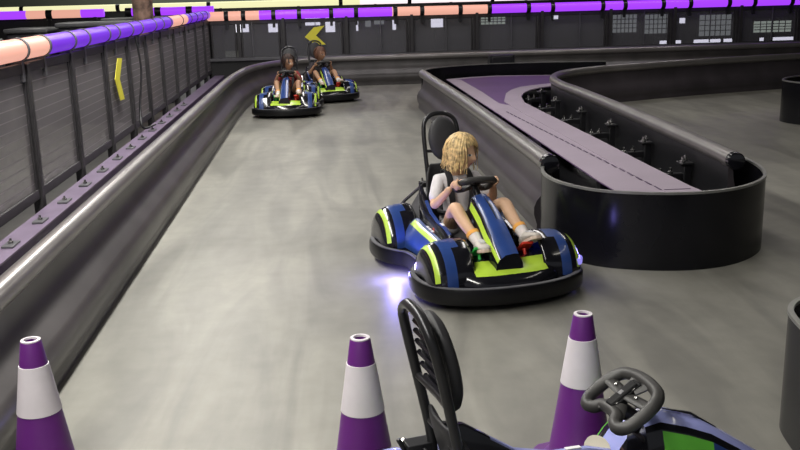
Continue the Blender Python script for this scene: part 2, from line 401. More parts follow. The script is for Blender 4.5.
bm = nb(); tube(bm, catmull([(-2.04, 10.55, 1.25), (-2.0, 10.5, .9), (-2.02, 10.35, .5), (-1.98, 10.2, .30), (-1.9, 10.5, .29)], 8), .012, 8)
tag(obj('power_cable', bm, 'black'), 'black cable hanging down the left fence beyond the chevron', 'cable')

def light_tube(label, p0, d, sections, clamps, r, z, clampr=.019, hang=True):
    root = empty('light_tube'); tag(root, label, 'light')
    p0 = Vector(p0); d = Vector(d)
    for a, b, m in sections:
        bm = nb(); tube(bm, [p0+d*a+Vector((0, 0, z)), p0+d*b+Vector((0, 0, z))], r, 20); obj('tube_section', bm, m, root)
    for c in clamps:
        bm = nb(); q = p0+d*c+Vector((0, 0, z)); w = clampr
        tube(bm, [q-d*w, q+d*w], r+.008, 20)
        if hang: box(bm, q-Vector((0, 0, r+.07)), (.05, .05, .15))
        obj('clamp', bm, 'grey' if w < .03 else 'black', root, smooth=30)
light_tube('thick light tube on the left fence, peach near the camera then purple', (-2.1, 0, 0), (0, 1, 0),
           [(2.5, 7.25, 't_peach'), (7.25, 13.2, 't_purple'), (13.2, 14.7, 't_peach'), (14.7, 17.6, 't_purple')],
           [5.4, 6.05, 6.7, 7.24, 7.98, 8.47, 9.27, 9.71, 10.4, 10.96, 11.86, 12.43, 13.07, 14.15, 15.1, 15.8, 16.5, 17.2], .075, 1.33)
light_tube('long light tube on the far fence, purple with peach sections', (0, 17.7, 0), (1, 0, 0),
           [(-2.1, -1.15, 't_peach'), (-1.15, 1.30, 't_violet'), (1.30, 3.15, 't_peach'), (3.15, 12, 't_violet')],
           [-1.75, -1.44, -.89, -.42, .17, .63, 1.36, 1.86, 2.58, 3.13, 3.87, 4.33, 5.29, 5.72, 6.46, 6.99, 7.75, 8.25, 8.99, 9.6], .082, 1.30, .04)
light_tube('distant purple and pink light tube beyond the left fence', (0, 22, 0), (1, 0, 0),
           [(-9, -6.6, 't_violet'), (-6.6, -5.4, 't_peach'), (-5.4, -4.9, 't_violet'), (-4.4, -2.45, 't_violet')], [-6.1, -4.35, -3.7, -3.0], .09, 1.36, .07)
light_tube('distant yellow-white light strip behind the hall, above the purple tubes', (0, 25, 0), (1, 0, 0),
           [(-9.5, -1.9, 't_yel'), (-1.9, -.5, 't_yel'), (-.5, 1.0, 't_yel'), (1.0, 4.5, 't_white'), (4.5, 7.5, 't_white')], [-7.6, -5.2, -2.9, .5, 2.3, 4.5], .085, 1.44, .05, False)
bm = nb()
for x in range(-9, 8, 2): box(bm, (x+.4, 25.0, .70), (.07, .07, 1.36))
box(bm, (-1, 25.0, 1.335), (17, .05, .04))
tag(obj('rail_stand', bm, 'frame', smooth=0), 'dark post and rail stand under the distant yellow-white light strip', 'rail')
bm = nb()
for x in (-8.6, -7.4, -6.2, -5.1, -4.36, -3.7, -3.0, -2.5): box(bm, (x, 22, .66), (.07, .07, 1.26))
box(bm, (-5.5, 22, .62), (6.4, .04, 1.2))
tag(obj('fence_panel', bm, 'wains', smooth=0), 'dark distant fence under the purple and pink tube, seen above the left fence', 'fence')

# chevrons
def chevron(name, pts3, nrm, label):
    root = nb(); n = Vector(nrm)*.006; P3 = [Vector(p) for p in pts3]
    c = sum(P3, Vector())/len(P3)
    a = [root.verts.new(p) for p in P3]; b = [root.verts.new(p+n) for p in P3]
    k = len(P3)
    for i in range(k): root.faces.new((a[i], a[(i+1) % k], b[(i+1) % k], b[i]))
    # two quads per side, arrow split at its axis (points 0 tip, 3 inner)
    for v in (a, b): root.faces.new((v[0], v[1], v[2], v[3])); root.faces.new((v[0], v[3], v[4], v[5]))
    tag(obj(name, root, 'chev', smooth=0), label, 'sign')
chevron('chevron_sign', [(-.335, 17.60, .887), (-.162, 17.60, 1.056), (.035, 17.60, 1.081), (-.126, 17.60, .91), (.051, 17.60, .739), (-.152, 17.60, .745)],
        (0, -1, 0), 'yellow chevron arrow pointing left on the far fence above the two distant karts')
chevron('chevron_sign', [(-2.065, 9.444, .885), (-2.065, 9.66, 1.078), (-2.065, 9.86, 1.063), (-2.065, 9.66, .868), (-2.065, 9.80, .653), (-2.065, 9.60, .661)],
        (1, 0, 0), 'tall yellow chevron arrow on the mesh of the left fence')

# background
bm = nb(); lathe(bm, [(.20, 0), (.16, .4), (.145, 1.2), (.155, 2.4), (.16, 4.4)], 20, (-2.62, 14.3, 0))
tag(obj('bark_column', bm, 'bark'), 'mottled brown and white bark-like column standing behind the left fence', 'column')
def bench(x, y, w, h, label, d=.7):
    r = empty('padded_bench', (x, y, 0)); tag(r, label, 'bench')
    bm = nb(); box(bm, (0, 0, h/2-.03), (w, d, h-.06)); obj('bench_body', bm, 'bench', r, bevel=.03)
    bm = nb(); box(bm, (0, -.02, h-.03), (w+.03, d+.04, .06)); obj('bench_top', bm, 'benchtop', r, bevel=.02)
bench(-4.55, 12.2, .9, 1.20, 'dark bench block with grey top, farthest left beyond the left fence')
bench(-3.95, 13.4, .55, 1.30, 'narrow dark bench block with grey top, second from the left beyond the fence')
bench(-3.1, 13.4, .9, 1.36, 'wide dark bench block behind the purple part of the left tube')
bench(-2.95, 15.6, 1.0, 1.36, 'dark bench block just left of the bark column', .6)
SC = [(-1.85, .94, .33, .19, 'scr', 'oval-looking bright white screen, leftmost behind the far fence'),
      (-1.12, .92, .24, .19, 'scr', 'bright screen just left of the first distant kart driver'),
      (-.22, 1.04, .34, .17, 'scr', 'wide bright screen behind the top of the far chevron'),
      (.18, .96, .22, .34, 'scr', 'tall bright screen just right of the far chevron'),
      (.80, .96, .05, .32, 'scr', 'narrow bright strip screen right of the tall bright screen'),
      (1.055, 1.0, .13, .23, 'scr_dim', 'small dim screen beside the narrow strip screen'),
      (1.31, 1.02, .23, .17, 'scr_dim', 'small dim screen third right of the far chevron'),
      (1.66, .96, .08, .32, 'scr', 'narrow bright screen below the purple to peach tube change'),
      (2.66, .97, .28, .28, 'scr', 'square bright screen behind the fence below the peach tube'),
      (3.98, .98, .57, .24, 'scr_green', 'wide dim greenish screen below the start of the right purple tube'),
      (5.44, 1.01, .17, .14, 'scr', 'small bright screen high behind the fence above the island'),
      (7.13, .79, .57, .41, 'scr_dim', 'dim grid window screen right of the small bright screen'),
      (7.93, .76, .63, .44, 'scr_dim', 'dim grid window screen, second of the dim pair'),
      (8.53, .82, .13, .12, 'scr', 'tiny bright screen between two dim grid screens'),
      (9.34, .69, .77, .49, 'scr_dim', 'wide dim screen left of the white lattice panel'),
      (10.76, .62, .92, .26, 'scr_green', 'pale lattice panel at the far right behind the fence')]
for x, z, w, h, m, lb in SC:
    r = empty('display_screen', (x, 22, 0)); tag(r, lb, 'screen', 'glowing screens in the hall behind the far fence')
    bm = nb(); box(bm, (0, .05, z), (w+.06, .08, h+.06)); box(bm, (0, .1, z/2), (.08, .08, z)); box(bm, (0, .1, .02), (.4, .4, .04)); obj('screen_case', bm, 'wains', r, smooth=0)
    bm = nb(); box(bm, (0, 0, z), (w, .02, h)); obj('screen_face', bm, m, r, smooth=0)
    if w > .4:
        bm = nb()
        for k in range(1, 6): box(bm, (-w/2+w*k/6, -.015, z), (.018, .012, h))
        for k in range(1, 4): box(bm, (0, -.015, z-h/2+h*k/4), (w, .012, .018))
        obj('screen_lattice', bm, 'frame', r, smooth=0)
for x, w, lb in ((7.96, .49, 'first of the low white strips, left of the others'), (8.83, .62, 'widest low white strip left of middle'), (9.38, .3, 'short low white strip in the middle of the row'), (10.13, .08, 'tiny low white strip'),
             (10.66, .5, 'low white strip under the lattice panel'), (11.3, .5, 'last low white strip by the right picture edge')):
    bm = nb(); box(bm, (x, 21.2, .36), (w, .04, .10)); box(bm, (x, 21.26, .20), (w*.9, .06, .40), mi=1)
    tag(obj('floor_light', bm, ['scr', 'wains'], smooth=0), lb+', low behind the far fence', 'light', 'low white lights behind the far fence')
bm = nb(); box(bm, (-5.5, 24, .62), (5, .1, 1.22)); box(bm, (6, 24, .62), (16, .1, 1.22))
tag(obj('partition', bm, 'wains', smooth=0), 'low dark partition behind the glowing screens', 'partition')

# ------------------------------------------------------------------ cones
def cone(x, y, label, h=.562, rz=0):
    root = empty('traffic_cone', (x, y, 0), rz); tag(root, label, 'cone', 'purple and white traffic cones in the foreground')
    R = lambda z: .113-(.113-.033)*(z-.03)/(h-.03)
    bm = nb()
    s = .135
    sq = [(s*math.copysign(min(1, abs(math.cos(a))*1.25), math.cos(a)), s*math.copysign(min(1, abs(math.sin(a))*1.25), math.sin(a))) for a in [2*PI*k/32 for k in range(32)]]
    prism(bm, sq, 0, .03); obj('base', bm, 'purple', root, bevel=.005)
    z1, z2 = h-.250, h-.085
    bm = nb()
    prof = [(.13, .03), (R(.05), .05), (R(.2), .2), (R(z1), z1), (R(z2), z2), (R(h-.006), h-.006), (R(h)-.002, h), (.022, h), (.020, h-.02), (.02, h-.12), (.09, .03)]
    lathe(bm, prof, 40); obj('cone_body', bm, 'purple', root)
    bm = nb(); lathe(bm, [(R(z1)-.002, z1-.001), (R(z1)+.0025, z1), (R(z2)+.0025, z2), (R(z2)-.002, z2+.001)], 40); obj('white_collar', bm, 'conewhite', root)
    bm = nb(); lathe(bm, [(R(h)-.001, h-.003), (R(h)-.001, h+.002), (.022, h+.003), (.021, h-.004)], 32); obj('top_ring', bm, 'conewhite', root)
cone(-1.01, 2.99, 'purple and white cone at the lower left, next to the left barrier')
cone(.077, 2.85, 'purple and white cone in the middle, left of the nearest kart seat')
cone(.848, 2.965, 'purple and white cone behind the steering wheel of the nearest kart', rz=.3)

# ------------------------------------------------------------------ kart
HUB = Vector((.11, 0, .56)); TH = math.radians(58); WS = .83
WN = Vector((-math.cos(TH), 0, math.sin(TH))); WV = Vector((math.sin(TH), 0, math.cos(TH))); WU = Vector((0, 1, 0))
def W3(u, v, n=0): return HUB + WU*u*WS + WV*v*WS + WN*n
def outline():
    h = [(.745, 0), (.735, .15), (.69, .30), (.60, .42), (.46, .47), (.30, .46), (.19, .41), (.12, .36), (.0, .345), (-.12, .36), (-.19, .41),
         (-.30, .46), (-.48, .465), (-.60, .41), (-.67, .30), (-.70, .15), (-.705, 0)]
    full = h + [(x, -y) for x, y in h[-2:0:-1]]
    return [(p.x, p.y) for p in catmull([(x, y, 0) for x, y in full], 6, True)]
OUT = outline()
def make_kart(root, decal=True, body='blue', stripe='lime', led=True):
    # bumper ring: the right of travel is outward or inward; profile centred
    bm = nb(); sweep(bm, OUT, [(-.022, .045), (-.03, .065), (-.03, .115), (-.022, .132), (.012, .132), (.018, .115), (.018, .065), (.010, .045)], True, True); obj('bumper', bm, 'bumper', root, smooth=50)
    bm = nb(); sweep(bm, OUT, [(-.016, .131), (-.016, .136), (.008, .136), (.008, .131)], True, True); obj('bumper_trim', bm, 'grey', root, smooth=50)
    bm = nb(); prism(bm, [(x*.95, y*.92) for x, y in OUT], .035, .075); obj('chassis', bm, 'black', root, smooth=0)
    for s in (-1, 1):
        for cx, wr in ((.42, .105), (-.44, .115)):
            y = s*.345
            bm = nb(); lathe(bm, [(.05, -.05), (wr*.8, -.055), (wr, -.04), (wr, .04), (wr*.8, .055), (.05, .05)], 28, (cx, y, wr), 'y'); wh = obj('tyre', bm, 'rubber', root)
            bm = nb(); lathe(bm, [(0, -.056*1), (.03, -.056), (.06, -.045), (.06, .045), (.03, .056), (0, .056)], 20, (cx, y, wr), 'y'); obj('wheel_rim', bm, 'grey', wh)
    # fenders
    def fender(name, cx, s, rx, rz, y0, y1):
        secs = [(1.0, .05), (1.0, .45), (.985, .70), (.95, .84), (.90, .90), (.82, .95), (.66, .985), (.62, .97), (.1, .965)]
        ys = [(0, .96), (.08, .99), (.25, 1.0), (.42, 1.0), (.55, 1.0), (.66, .985), (.80, .95), (.90, .88), (.96, .78), (.985, .60), (.97, .3), (.965, .02)]
        rs = []
        for t, sc in ys:
            y = s*(y0+(y1-y0)*t); ring = []
            for k in range(25):
                a = PI*(-.06+1.12*k/24)
                e = 1 if t < .9 else 1
                ca, sa = math.cos(a), math.sin(a)
                lean = 1.0+.10*(1-t)
                ring.append((cx+rx*sc*ca*(1.05 if ca > 0 else .95), y, .085+rz*sc*lean*(max(sa, -.2)**1 if sa < 0 else sa**.85)))
            rs.append(ring)
        bm = nb()
        def mi(i, j):
            if i >= 7 or i == 5: return 0
            if i == 6 and 2 < j < 23: return 1
            if i in (3, 4) and 1 < j < 22: return 2
            if i == 2 and 8 < j < 20: return 2
            return 0
        rings(bm, rs, closed=False, cap=False, mi=mi)
        o = obj(name, bm, ['gloss_black', stripe, body], root, smooth=60)
        so = o.modifiers.new('thick', 'SOLIDIFY'); so.thickness = .006; so.offset = -1
        return o
    for s in (-1, 1):
        fender('front_fender', .42, s, .195, .235, .20, .45)
        fender('rear_fender', -.45, s, .20, .25, .22, .45)
        # side pod
        rs = []
        for x, w, h in ((-.34, .12, .235), (-.27, .13, .25), (-.15, .12, .235), (0, .11, .22), (.12, .11, .21), (.22, .13, .21), (.30, .10, .17)):
            yi, yo = .20, .20+w
            rs.append([(x, s*yi, .08), (x, s*yi, h+.02), (x, s*(yi+.02), h+.045), (x, s*(yi+w*.35), h+.04), (x, s*(yi+w*.6), h+.015),
                       (x, s*(yi+w*.85), h-.03), (x, s*yo, .13), (x, s*yo, .08)])
        bm = nb(); rings(bm, rs, mi=lambda i, j: {2: 2, 3: 1 if 1 <= i <= 4 else 2, 4: 2, 5: 2}.get(j, 0))
        sp = obj('side_pod', bm, ['gloss_black', stripe, body], root, smooth=50)
        bm = nb()
        for k in range(3): box(bm, (-.10+.04*k, s*.222, .2795-.004*k), (.026, .014, .003), Matrix.Rotation(.1, 3, 'Y'))
        obj('decal', bm, 'white', sp, smooth=0)
        # small end light
        if s > 0: bm = nb(); tube(bm, [(.53, s*.455, .18), (.60, s*.415, .18)], .018, 12); obj('marker_light', bm, 'led' if led else 'grey', root)
    # nose
    rs = []; nx = 9
    prof = [(.40, .10), (.40, .235), (.46, .24), (.54, .228), (.62, .205), (.67, .180), (.70, .15), (.705, .10)]
    for k in range(21):
        y = -.30+.60*k/20; t = 1-abs(y/.30)**3*.35; back = abs(y/.30)**2*.05
        rs.append([(.40+(x-.40)*t - 0*back, y, z*(1 if z < .12 else 1-.04*abs(y/.3)**2)) for x, z in prof])
    bm = nb()
    def mi(i, j):
        y = abs(-.30+.60*(i+.5)/20)
        if j == 3 and y < .255: return 1
        if j == 4 and y < .215: return 1
        return 0
    rings(bm, rs, mi=mi); obj('nose_cone', bm, ['gloss_black', stripe], root, smooth=50)
    bm = nb(); box(bm, (.725, .0, .10), (.02, .18, .04)); obj('bumper_mount', bm, 'black', root, bevel=.004)
    for q in (-1, 1):
        rs = []
        for x, z in ((-.36, .50), (-.28, .475), (-.20, .42), (-.12, .365), (.0, .333), (.12, .325), (.20, .30), (.24, .22)):
            y = q*(.192 if x > -.3 else .175); rs.append([(x, y-.012, .10), (x, y-.012, z-.006), (x, y-.008, z), (x, y+.008, z), (x, y+.012, z-.006), (x, y+.012, .10)])
        bm = nb(); rings(bm, rs, mi=lambda i, j: 1 if j in (1, 2, 3) and 2 <= i <= 5 else 0); cr = obj('cockpit_side', bm, ['gloss_black', body], root, smooth=40)
        bm = nb(); box(bm, (-.06, q*.192, .3415), (.035, .014, .003), Matrix.Rotation(.10, 3, 'Y')); obj('decal', bm, 'white', cr, smooth=0)
        bm = nb(); box(bm, (.07, q*.192, .3310), (.05, .014, .003), Matrix.Rotation(.05, 3, 'Y')); obj('decal', bm, 'white', cr, smooth=0)
    # centre fairing
    rs = []
    for x, z, w in ((.155, .500, .034), (.20, .510, .040), (.28, .484, .046), (.36, .450, .050), (.45, .392, .054), (.54, .330, .056), (.63, .268, .052)):
        g = .5 if x > .5 else 1
        rs.append([(x+.02, -w-.045, .09), (x, -w-.040, z-.11*g), (x, -w-.034, z-.07*g), (x, -w-.022, z-.030*g), (x, -w-.010, z-.010), (x, -w+.012, z+.006), (x, w*.2, z+.012),
                   (x, w*.7, z+.008), (x, w+.008, z-.04), (x+.02, w+.02, .09)])
    bm = nb(); rings(bm, rs, mi=lambda i, j: {1: 1 if body == 'lav' and 0 < i < 5 else 0, 2: (3 if body == 'lav' and i > 2 else 1) if i > 0 else 0, 4: 2, 5: 2, 6: 2, 7: 2 if body == 'lav' else 0}.get(j, 0))
    cf = obj('centre_fairing', bm, ['gloss_black', stripe, body, 'blue'], root, smooth=35)
    bm = nb(); tube(bm, [(.24, .0, .512), (.33, .0, .482), (.42, .0, .424)], [.002, .007, .002], 8, flat=.6); obj('air_slot', bm, 'black', cf)
    bm = nb(); tube(bm, [(.10, 0, .54), (.15, 0, .50), (.32, 0, .20)], .022, 12); sc_ = obj('steering_column', bm, 'black', root)
    bm = nb(); box(bm, (.20, 0, .455), (.07, .10, .08), Matrix.Rotation(.8, 3, 'Y')); obj('column_housing', bm, 'black', sc_, bevel=.01)
    bm = nb(); tube(bm, [(.165, .215, .30), (.165, .210, .307)], .040, 24); obj('cream_disc', bm, 'cream', root)
    # steering wheel
    ctrl = [(-.065, -.078), (-.098, -.085), (-.122, -.06), (-.128, 0), (-.118, .055), (-.085, .088), (0, .10), (.085, .088), (.118, .055), (.128, 0), (.122, -.06), (.098, -.085), (.065, -.078), (.045, -.055), (0, -.048), (-.045, -.055)]
    pts = catmull([(u, v, 0) for u, v in ctrl], 5, True)
    bm = nb(); tube(bm, [W3(p.x, p.y) for p in pts], .018, 12, True); sw = obj('steering_wheel', bm, 'wheelgrip', root)
    RW = Matrix((WU, WV, WN)).transposed()
    bm = nb(); box(bm, W3(0, .008, .004), (.040, .115, .022), RW); box(bm, W3(0, .01, .018), (.030, .095, .008), RW); obj('hub', bm, 'hubplate', sw, bevel=.005)
    for a, b in (((-.02, .02), (-.112, .03)), ((.02, .02), (.112, .03)), ((-.018, -.02), (-.05, -.06)), ((.018, -.02), (.05, -.06)), ((-.012, .045), (-.03, .095)), ((.012, .045), (.03, .095))):
        bm = nb(); tube(bm, [W3(a[0], a[1], .003), W3(b[0], b[1], 0)], .021, 10, flat=.45); obj('spoke', bm, 'wheelgrip', sw)
    for u, v in ((-.018, .045), (.018, .045), (-.018, -.028), (.018, -.028), (-.06, .026), (.06, .026)):
        bm = nb(); tube(bm, [W3(u, v, .010), W3(u, v, .0175)], .0045, 8); obj('screw', bm, 'steel', sw)
    bm = nb(); box(bm, W3(0, .01, .0225), (.014, .014, .002), RW); obj('hub_badge', bm, 'grey', sw, smooth=0)
    # seat
    rows = [(.06, .150, .15, .02), (.03, .185, .165, .05), (-.05, .165, .17, .09), (-.16, .15, .17, .12), (-.26, .17, .17, .14), (-.32, .24, .17, .13), (-.36, .34, .165, .10),
            (-.395, .44, .155, .06), (-.42, .54, .13, .03), (-.435, .60, .10, .015)]
    rs = []
    for i, (x, z, w, hs) in enumerate(rows):
        d = Vector((rows[min(i+1, 9)][0]-rows[max(i-1, 0)][0], 0, rows[min(i+1, 9)][1]-rows[max(i-1, 0)][1])).normalized()
        nn = Vector((d.z, 0, -d.x)) if i else Vector((0, 0, 1))
        if nn.z < 0 and nn.x < 0: nn = -nn
        ring = []
        for k in range(13):
            t = -1+2*k/12; ring.append(Vector((x, t*w, z)) + nn*hs*abs(t)**3)
        rs.append(ring)
    bm = nb(); rings(bm, rs, closed=False, cap=False); o = obj('seat', bm, 'seat', root, smooth=60)
    so = o.modifiers.new('thick', 'SOLIDIFY'); so.thickness = .018; sb = o.modifiers.new('sub', 'SUBSURF'); sb.levels = sb.render_levels = 1
    # headrest pad: tilted oval with a ribbed back
    T = lambda a, b, c: Vector((-.415-.20*(b-.74), 0, b)) + Vector((0, a, 0)) + Vector((1, 0, .12))*c
    rs = []
    for c, sc in ((-.018, .80), (-.012, .95), (0, 1), (.012, .97), (.022, .85), (.028, .5), (.030, .1)):
        rs.append([T(.098*sc*math.cos(2*PI*k/28), .755+.135*sc*math.sin(2*PI*k/28), c) for k in range(28)])
    bm = nb(); rings(bm, rs); hp = obj('headrest', bm, 'pad', root)
    bm = nb()
    for k in range(7):
        z = .66+.032*k; w = .085*math.sqrt(max(.1, 1-((z-.755)/.135)**2)); tube(bm, [T(-w, z, -.024), T(w, z, -.024)], .007, 6)
    obj('headrest_rib', bm, 'gloss_black', hp)
    # hoop
    hp_ = [(-.40, -.105, .36), (-.405, -.108, .50), (-.435, -.112, .66), (-.465, -.112, .80), (-.48, -.095, .865), (-.485, -.05, .898), (-.487, 0, .905), (-.485, .05, .898), (-.48, .095, .865), (-.465, .112, .80), (-.435, .112, .66), (-.405, .108, .50), (-.40, .105, .36)]
    bm = nb(); tube(bm, catmull(hp_, 6), .014, 12); ho = obj('roll_hoop', bm, 'hoop', root)
    bm = nb(); tube(bm, [(-.44, -.112, .68), (-.427, 0, .67), (-.44, .112, .68)], .010, 10); obj('crossbar', bm, 'hoop', ho)
    bm = nb(); tube(bm, [(-.41, -.108, .55), (-.41, .108, .55)], .010, 10); obj('crossbar', bm, 'hoop', ho)
    # rear cover and clamps
    rs = []
    for z, x0, x1, w in ((.08, -.70, -.36, .19), (.20, -.68, -.36, .18), (.32, -.62, -.36, .16), (.42, -.54, -.38, .13), (.44, -.50, -.40, .10)):
        rs.append([(x0, -w*.7, z), (x0+.03, -w, z), (x1, -w, z), (x1, w, z), (x0+.03, w, z), (x0, w*.7, z)])
    bm = nb(); rings(bm, rs); obj('motor_cover', bm, 'grey', root, bevel=.012)
    for s in (-1, 1):
        bm = nb(); box(bm, (-.44, s*.118, .47), (.07, .05, .03)); tube(bm, [(-.475, s*.118, .46), (-.495, s*.118, .50)], .007, 8); tube(bm, [(-.43, s*.15, .47), (-.43, s*.08, .47)], .006, 8)
        cl = obj('hoop_clamp', bm, 'black', root, bevel=.003)
        bm = nb(); tube(bm, [(-.47, s*.135, .475), (-.47, s*.15, .475)], .010, 8); obj('bolt', bm, 'steel', cl)
        bm = nb(); tube(bm, [(-.50, s*.13, .44), (-.60, s*.2, .34), (-.66, s*.26, .25), (-.70, s*.27, .16)], .010, 10); obj('rear_stay', bm, 'steel', root)
        bm = nb(); tube(bm, [(-.06, s*.19, .19), (-.05, s*.195, .25)], [.018, .014], 10); box(bm, (-.05, s*.195, .265), (.03, .02, .04)); obj('belt_buckle', bm, 'red', root, bevel=.004)
    # pedals
    for s, m, nm in ((-1, 'greenp', 'throttle_pedal'), (1, 'red', 'brake_pedal')):
        bm = nb(); R_ = Matrix.Rotation(-.7, 3, 'Y'); box(bm, (.475, s*.135-(.0 if s < 0 else -.01), .265), (.10, .07, .016), R_); tube(bm, [(.49, s*.135, .26), (.53, s*.135, .15)], .010, 8); obj(nm, bm, m, root, bevel=.004)

def copy_tree(o, parent=None):
    c = o.copy(); col.objects.link(c); c.parent = parent
    for ch in list(o.children): copy_tree(ch, c)
    return c

# ------------------------------------------------------------------ child driver (kart coordinates)
def skin_mesh(verts, edges, radii, sub=2, rootv=0):
    me = bpy.data.meshes.new('t'); me.from_pydata([tuple(v) for v in verts], edges, [])
    o = bpy.data.objects.new('t', me); col.objects.link(o)
    o.modifiers.new('skin', 'SKIN'); sv = me.skin_vertices[0].data
    for i, r in enumerate(radii):
        rr = r if isinstance(r, tuple) else (r, r); sv[i].radius = rr; sv[i].use_root = (i == rootv)
    ss = o.modifiers.new('s', 'SUBSURF'); ss.levels = ss.render_levels = sub
    dg = bpy.context.evaluated_depsgraph_get(); ev = o.evaluated_get(dg)
    out = bpy.data.meshes.new_from_object(ev); bpy.data.objects.remove(o)
    return out
def chain(pts, rad, sub=2): return skin_mesh(pts, [(i, i+1) for i in range(len(pts)-1)], rad, sub)
HC = Vector((-.135, .01, .705)); HYAW = math.radians(42)
HR = Matrix.Rotation(HYAW, 3, 'Z') @ Matrix.Rotation(math.radians(8), 3, 'Y')
def H(x, y, z): return HC + HR @ Vector((x, y, z))
SH = {s: Vector((-.185, s*.118, .535)) for s in (-1, 1)}
EL = {-1: Vector((-.08, -.19, .405)), 1: Vector((-.07, .19, .42))}
PALM = {}; WR = {}
for s in (-1, 1):
    rc = W3(s*.122, .01)
    PALM[s] = rc + WN*.024 + WU*s*.012
    WR[s] = PALM[s] + (EL[s]-PALM[s]).normalized()*.062
HIP = {s: Vector((-.14, s*.062, .235)) for s in (-1, 1)}
KN = {-1: Vector((.175, -.15, .455)), 1: Vector((.165, .16, .455))}
AN = {-1: Vector((.415, -.105, .295)), 1: Vector((.405, .175, .305))}
def head_bm():
    b = bmesh.new(); bmesh.ops.create_uvsphere(b, u_segments=40, v_segments=28, radius=1)
    for v in b.verts:
        x, y, z = v.co
        X, Y, Z = x*.088, y*.072, z*.100
        if z < 0:                                   # jaw
            k = 1-.42*(-z)**1.6; Y *= k
            if x > 0: X = X*(1-.10*(-z)) + .004
            else: X *= 1-.35*(-z)
        if x > 0:
            X *= 1-.10*abs(y)
            g = math.exp(-((Y/.012)**2)-(((Z+.012)/.022)**2)); X += .013*g     # nose
            g = math.exp(-((Y/.011)**2)-(((Z+.026)/.011)**2)); X += .008*g
            for s in (-1, 1):
                g = math.exp(-(((Y-s*.030)/.016)**2)-(((Z-.006)/.012)**2)); X -= .008*g   # sockets
                g = math.exp(-(((Y-s*.034)/.018)**2)-(((Z+.030)/.018)**2)); X += .004*g   # cheeks
            g = math.exp(-((Y/.020)**2)-(((Z+.048)/.007)**2)); X += .004*g      # lips
            g = math.exp(-((Y/.018)**2)-(((Z+.078)/.014)**2)); X += .006*g      # chin
        v.co = H(X, Y, Z)
    return b
def build_body():
    bm_all = bmesh.new()
    P_ = [(-.15, 0, .24), (-.185, 0, .33), (-.195, 0, .43), (-.195, 0, .505), (-.185, 0, .555), (-.17, .002, .60), (-.15, .006, .65)]
    R_ = [(.088, .075), (.075, .07), (.078, .068), (.070, .058), (.045, .045), (.036, .036), (.036, .036)]
    E_ = [(i, i+1) for i in range(6)]
    for s in (-1, 1):
        b = len(P_); P_ += [SH[s], (SH[s]+EL[s])/2, EL[s], (EL[s]*.6+WR[s]*.4), WR[s]]
        R_ += [.040, .034, .027, .028, .019]; E_ += [(3, b), (b, b+1), (b+1, b+2), (b+2, b+3), (b+3, b+4)]
        b = len(P_); m1 = (HIP[s]+KN[s])/2+Vector((0, 0, .01)); m2 = AN[s]*.35+KN[s]*.65+Vector((-.008, 0, -.01))
        P_ += [HIP[s], m1, KN[s], m2, AN[s], AN[s]+Vector((.02, 0, -.03))]
        R_ += [.062, .054, .042, .040, .025, .026]; E_ += [(0, b), (b, b+1), (b+1, b+2), (b+2, b+3), (b+3, b+4), (b+4, b+5)]
    me = skin_mesh(P_, E_, R_, 2); bm_all.from_mesh(me)
    hb = head_bm(); tmp = bpy.data.meshes.new('h'); hb.to_mesh(tmp); hb.free(); bm_all.from_mesh(tmp)
    for s in (-1, 1):      # ears
        e = chain([H(-.008, s*.060, -.022), H(-.010, s*.074, -.008), H(-.014, s*.078, .012)], [.010, .012, .012], 1); bm_all.from_mesh(e)
        # palm
        rc0 = W3(s*.124, .01); out = WU*s
        e = chain([WR[s], WR[s]*.4+PALM[s]*.6, PALM[s]+WN*.004], [(.018, .020), (.022, .018), (.024, .017)], 1); bm_all.from_mesh(e)
        for q in range(4):
            vv = .034-.0165*q; ln = (.9, 1, .97, .8)[q]; c = rc0+WV*(vv)
            pts = [PALM[s]+WV*vv*.7]
            for a in (55, 5, -50, -110):
                a2 = math.radians(55+(a-55)*ln); rho = .026
                pts.append(c + out*math.cos(a2)*rho + WN*math.sin(a2)*rho)
            e = chain(pts, [.0085, .0085, .0078, .0072, .0062], 1); bm_all.from_mesh(e)
        pts = [PALM[s]-out*.010+WV*.0, rc0-out*.022+WN*.020+WV*.022, rc0-out*.026+WN*.006+WV*.042]
        e = chain(pts, [.011, .0090, .0075], 1); bm_all.from_mesh(e)
    me = bpy.data.meshes.new('b'); bm_all.to_mesh(me); bm_all.free()
    o = bpy.data.objects.new('b', me); col.objects.link(o)
    rm = o.modifiers.new('r', 'REMESH'); rm.mode = 'VOXEL'; rm.voxel_size = .0036
    sm = o.modifiers.new('s', 'SMOOTH'); sm.iterations = 3; sm.factor = .5
    dg = bpy.context.evaluated_depsgraph_get(); out = bpy.data.meshes.new_from_object(o.evaluated_get(dg)); bpy.data.objects.remove(o)
    HI = HR.inverted()
    out.materials.clear()
    for p in out.polygons:
        p.use_smooth = True
        q = HI @ (p.center-HC); mi = 0
        if q.x > .05:
            for s in (-1, 1):
                e = ((q.y-s*.029)/.013)**2+((q.z-.006)/.0065)**2
                if e < 1: mi = 1
                if ((q.y-s*.029)/.006)**2+((q.z-.006)/.0065)**2 < 1: mi = 2
            if (q.y/.019)**2+((q.z+.048)/.006)**2 < 1: mi = 3
        p.material_index = mi
    out.name = 'body'
    return out
BODY = build_body()
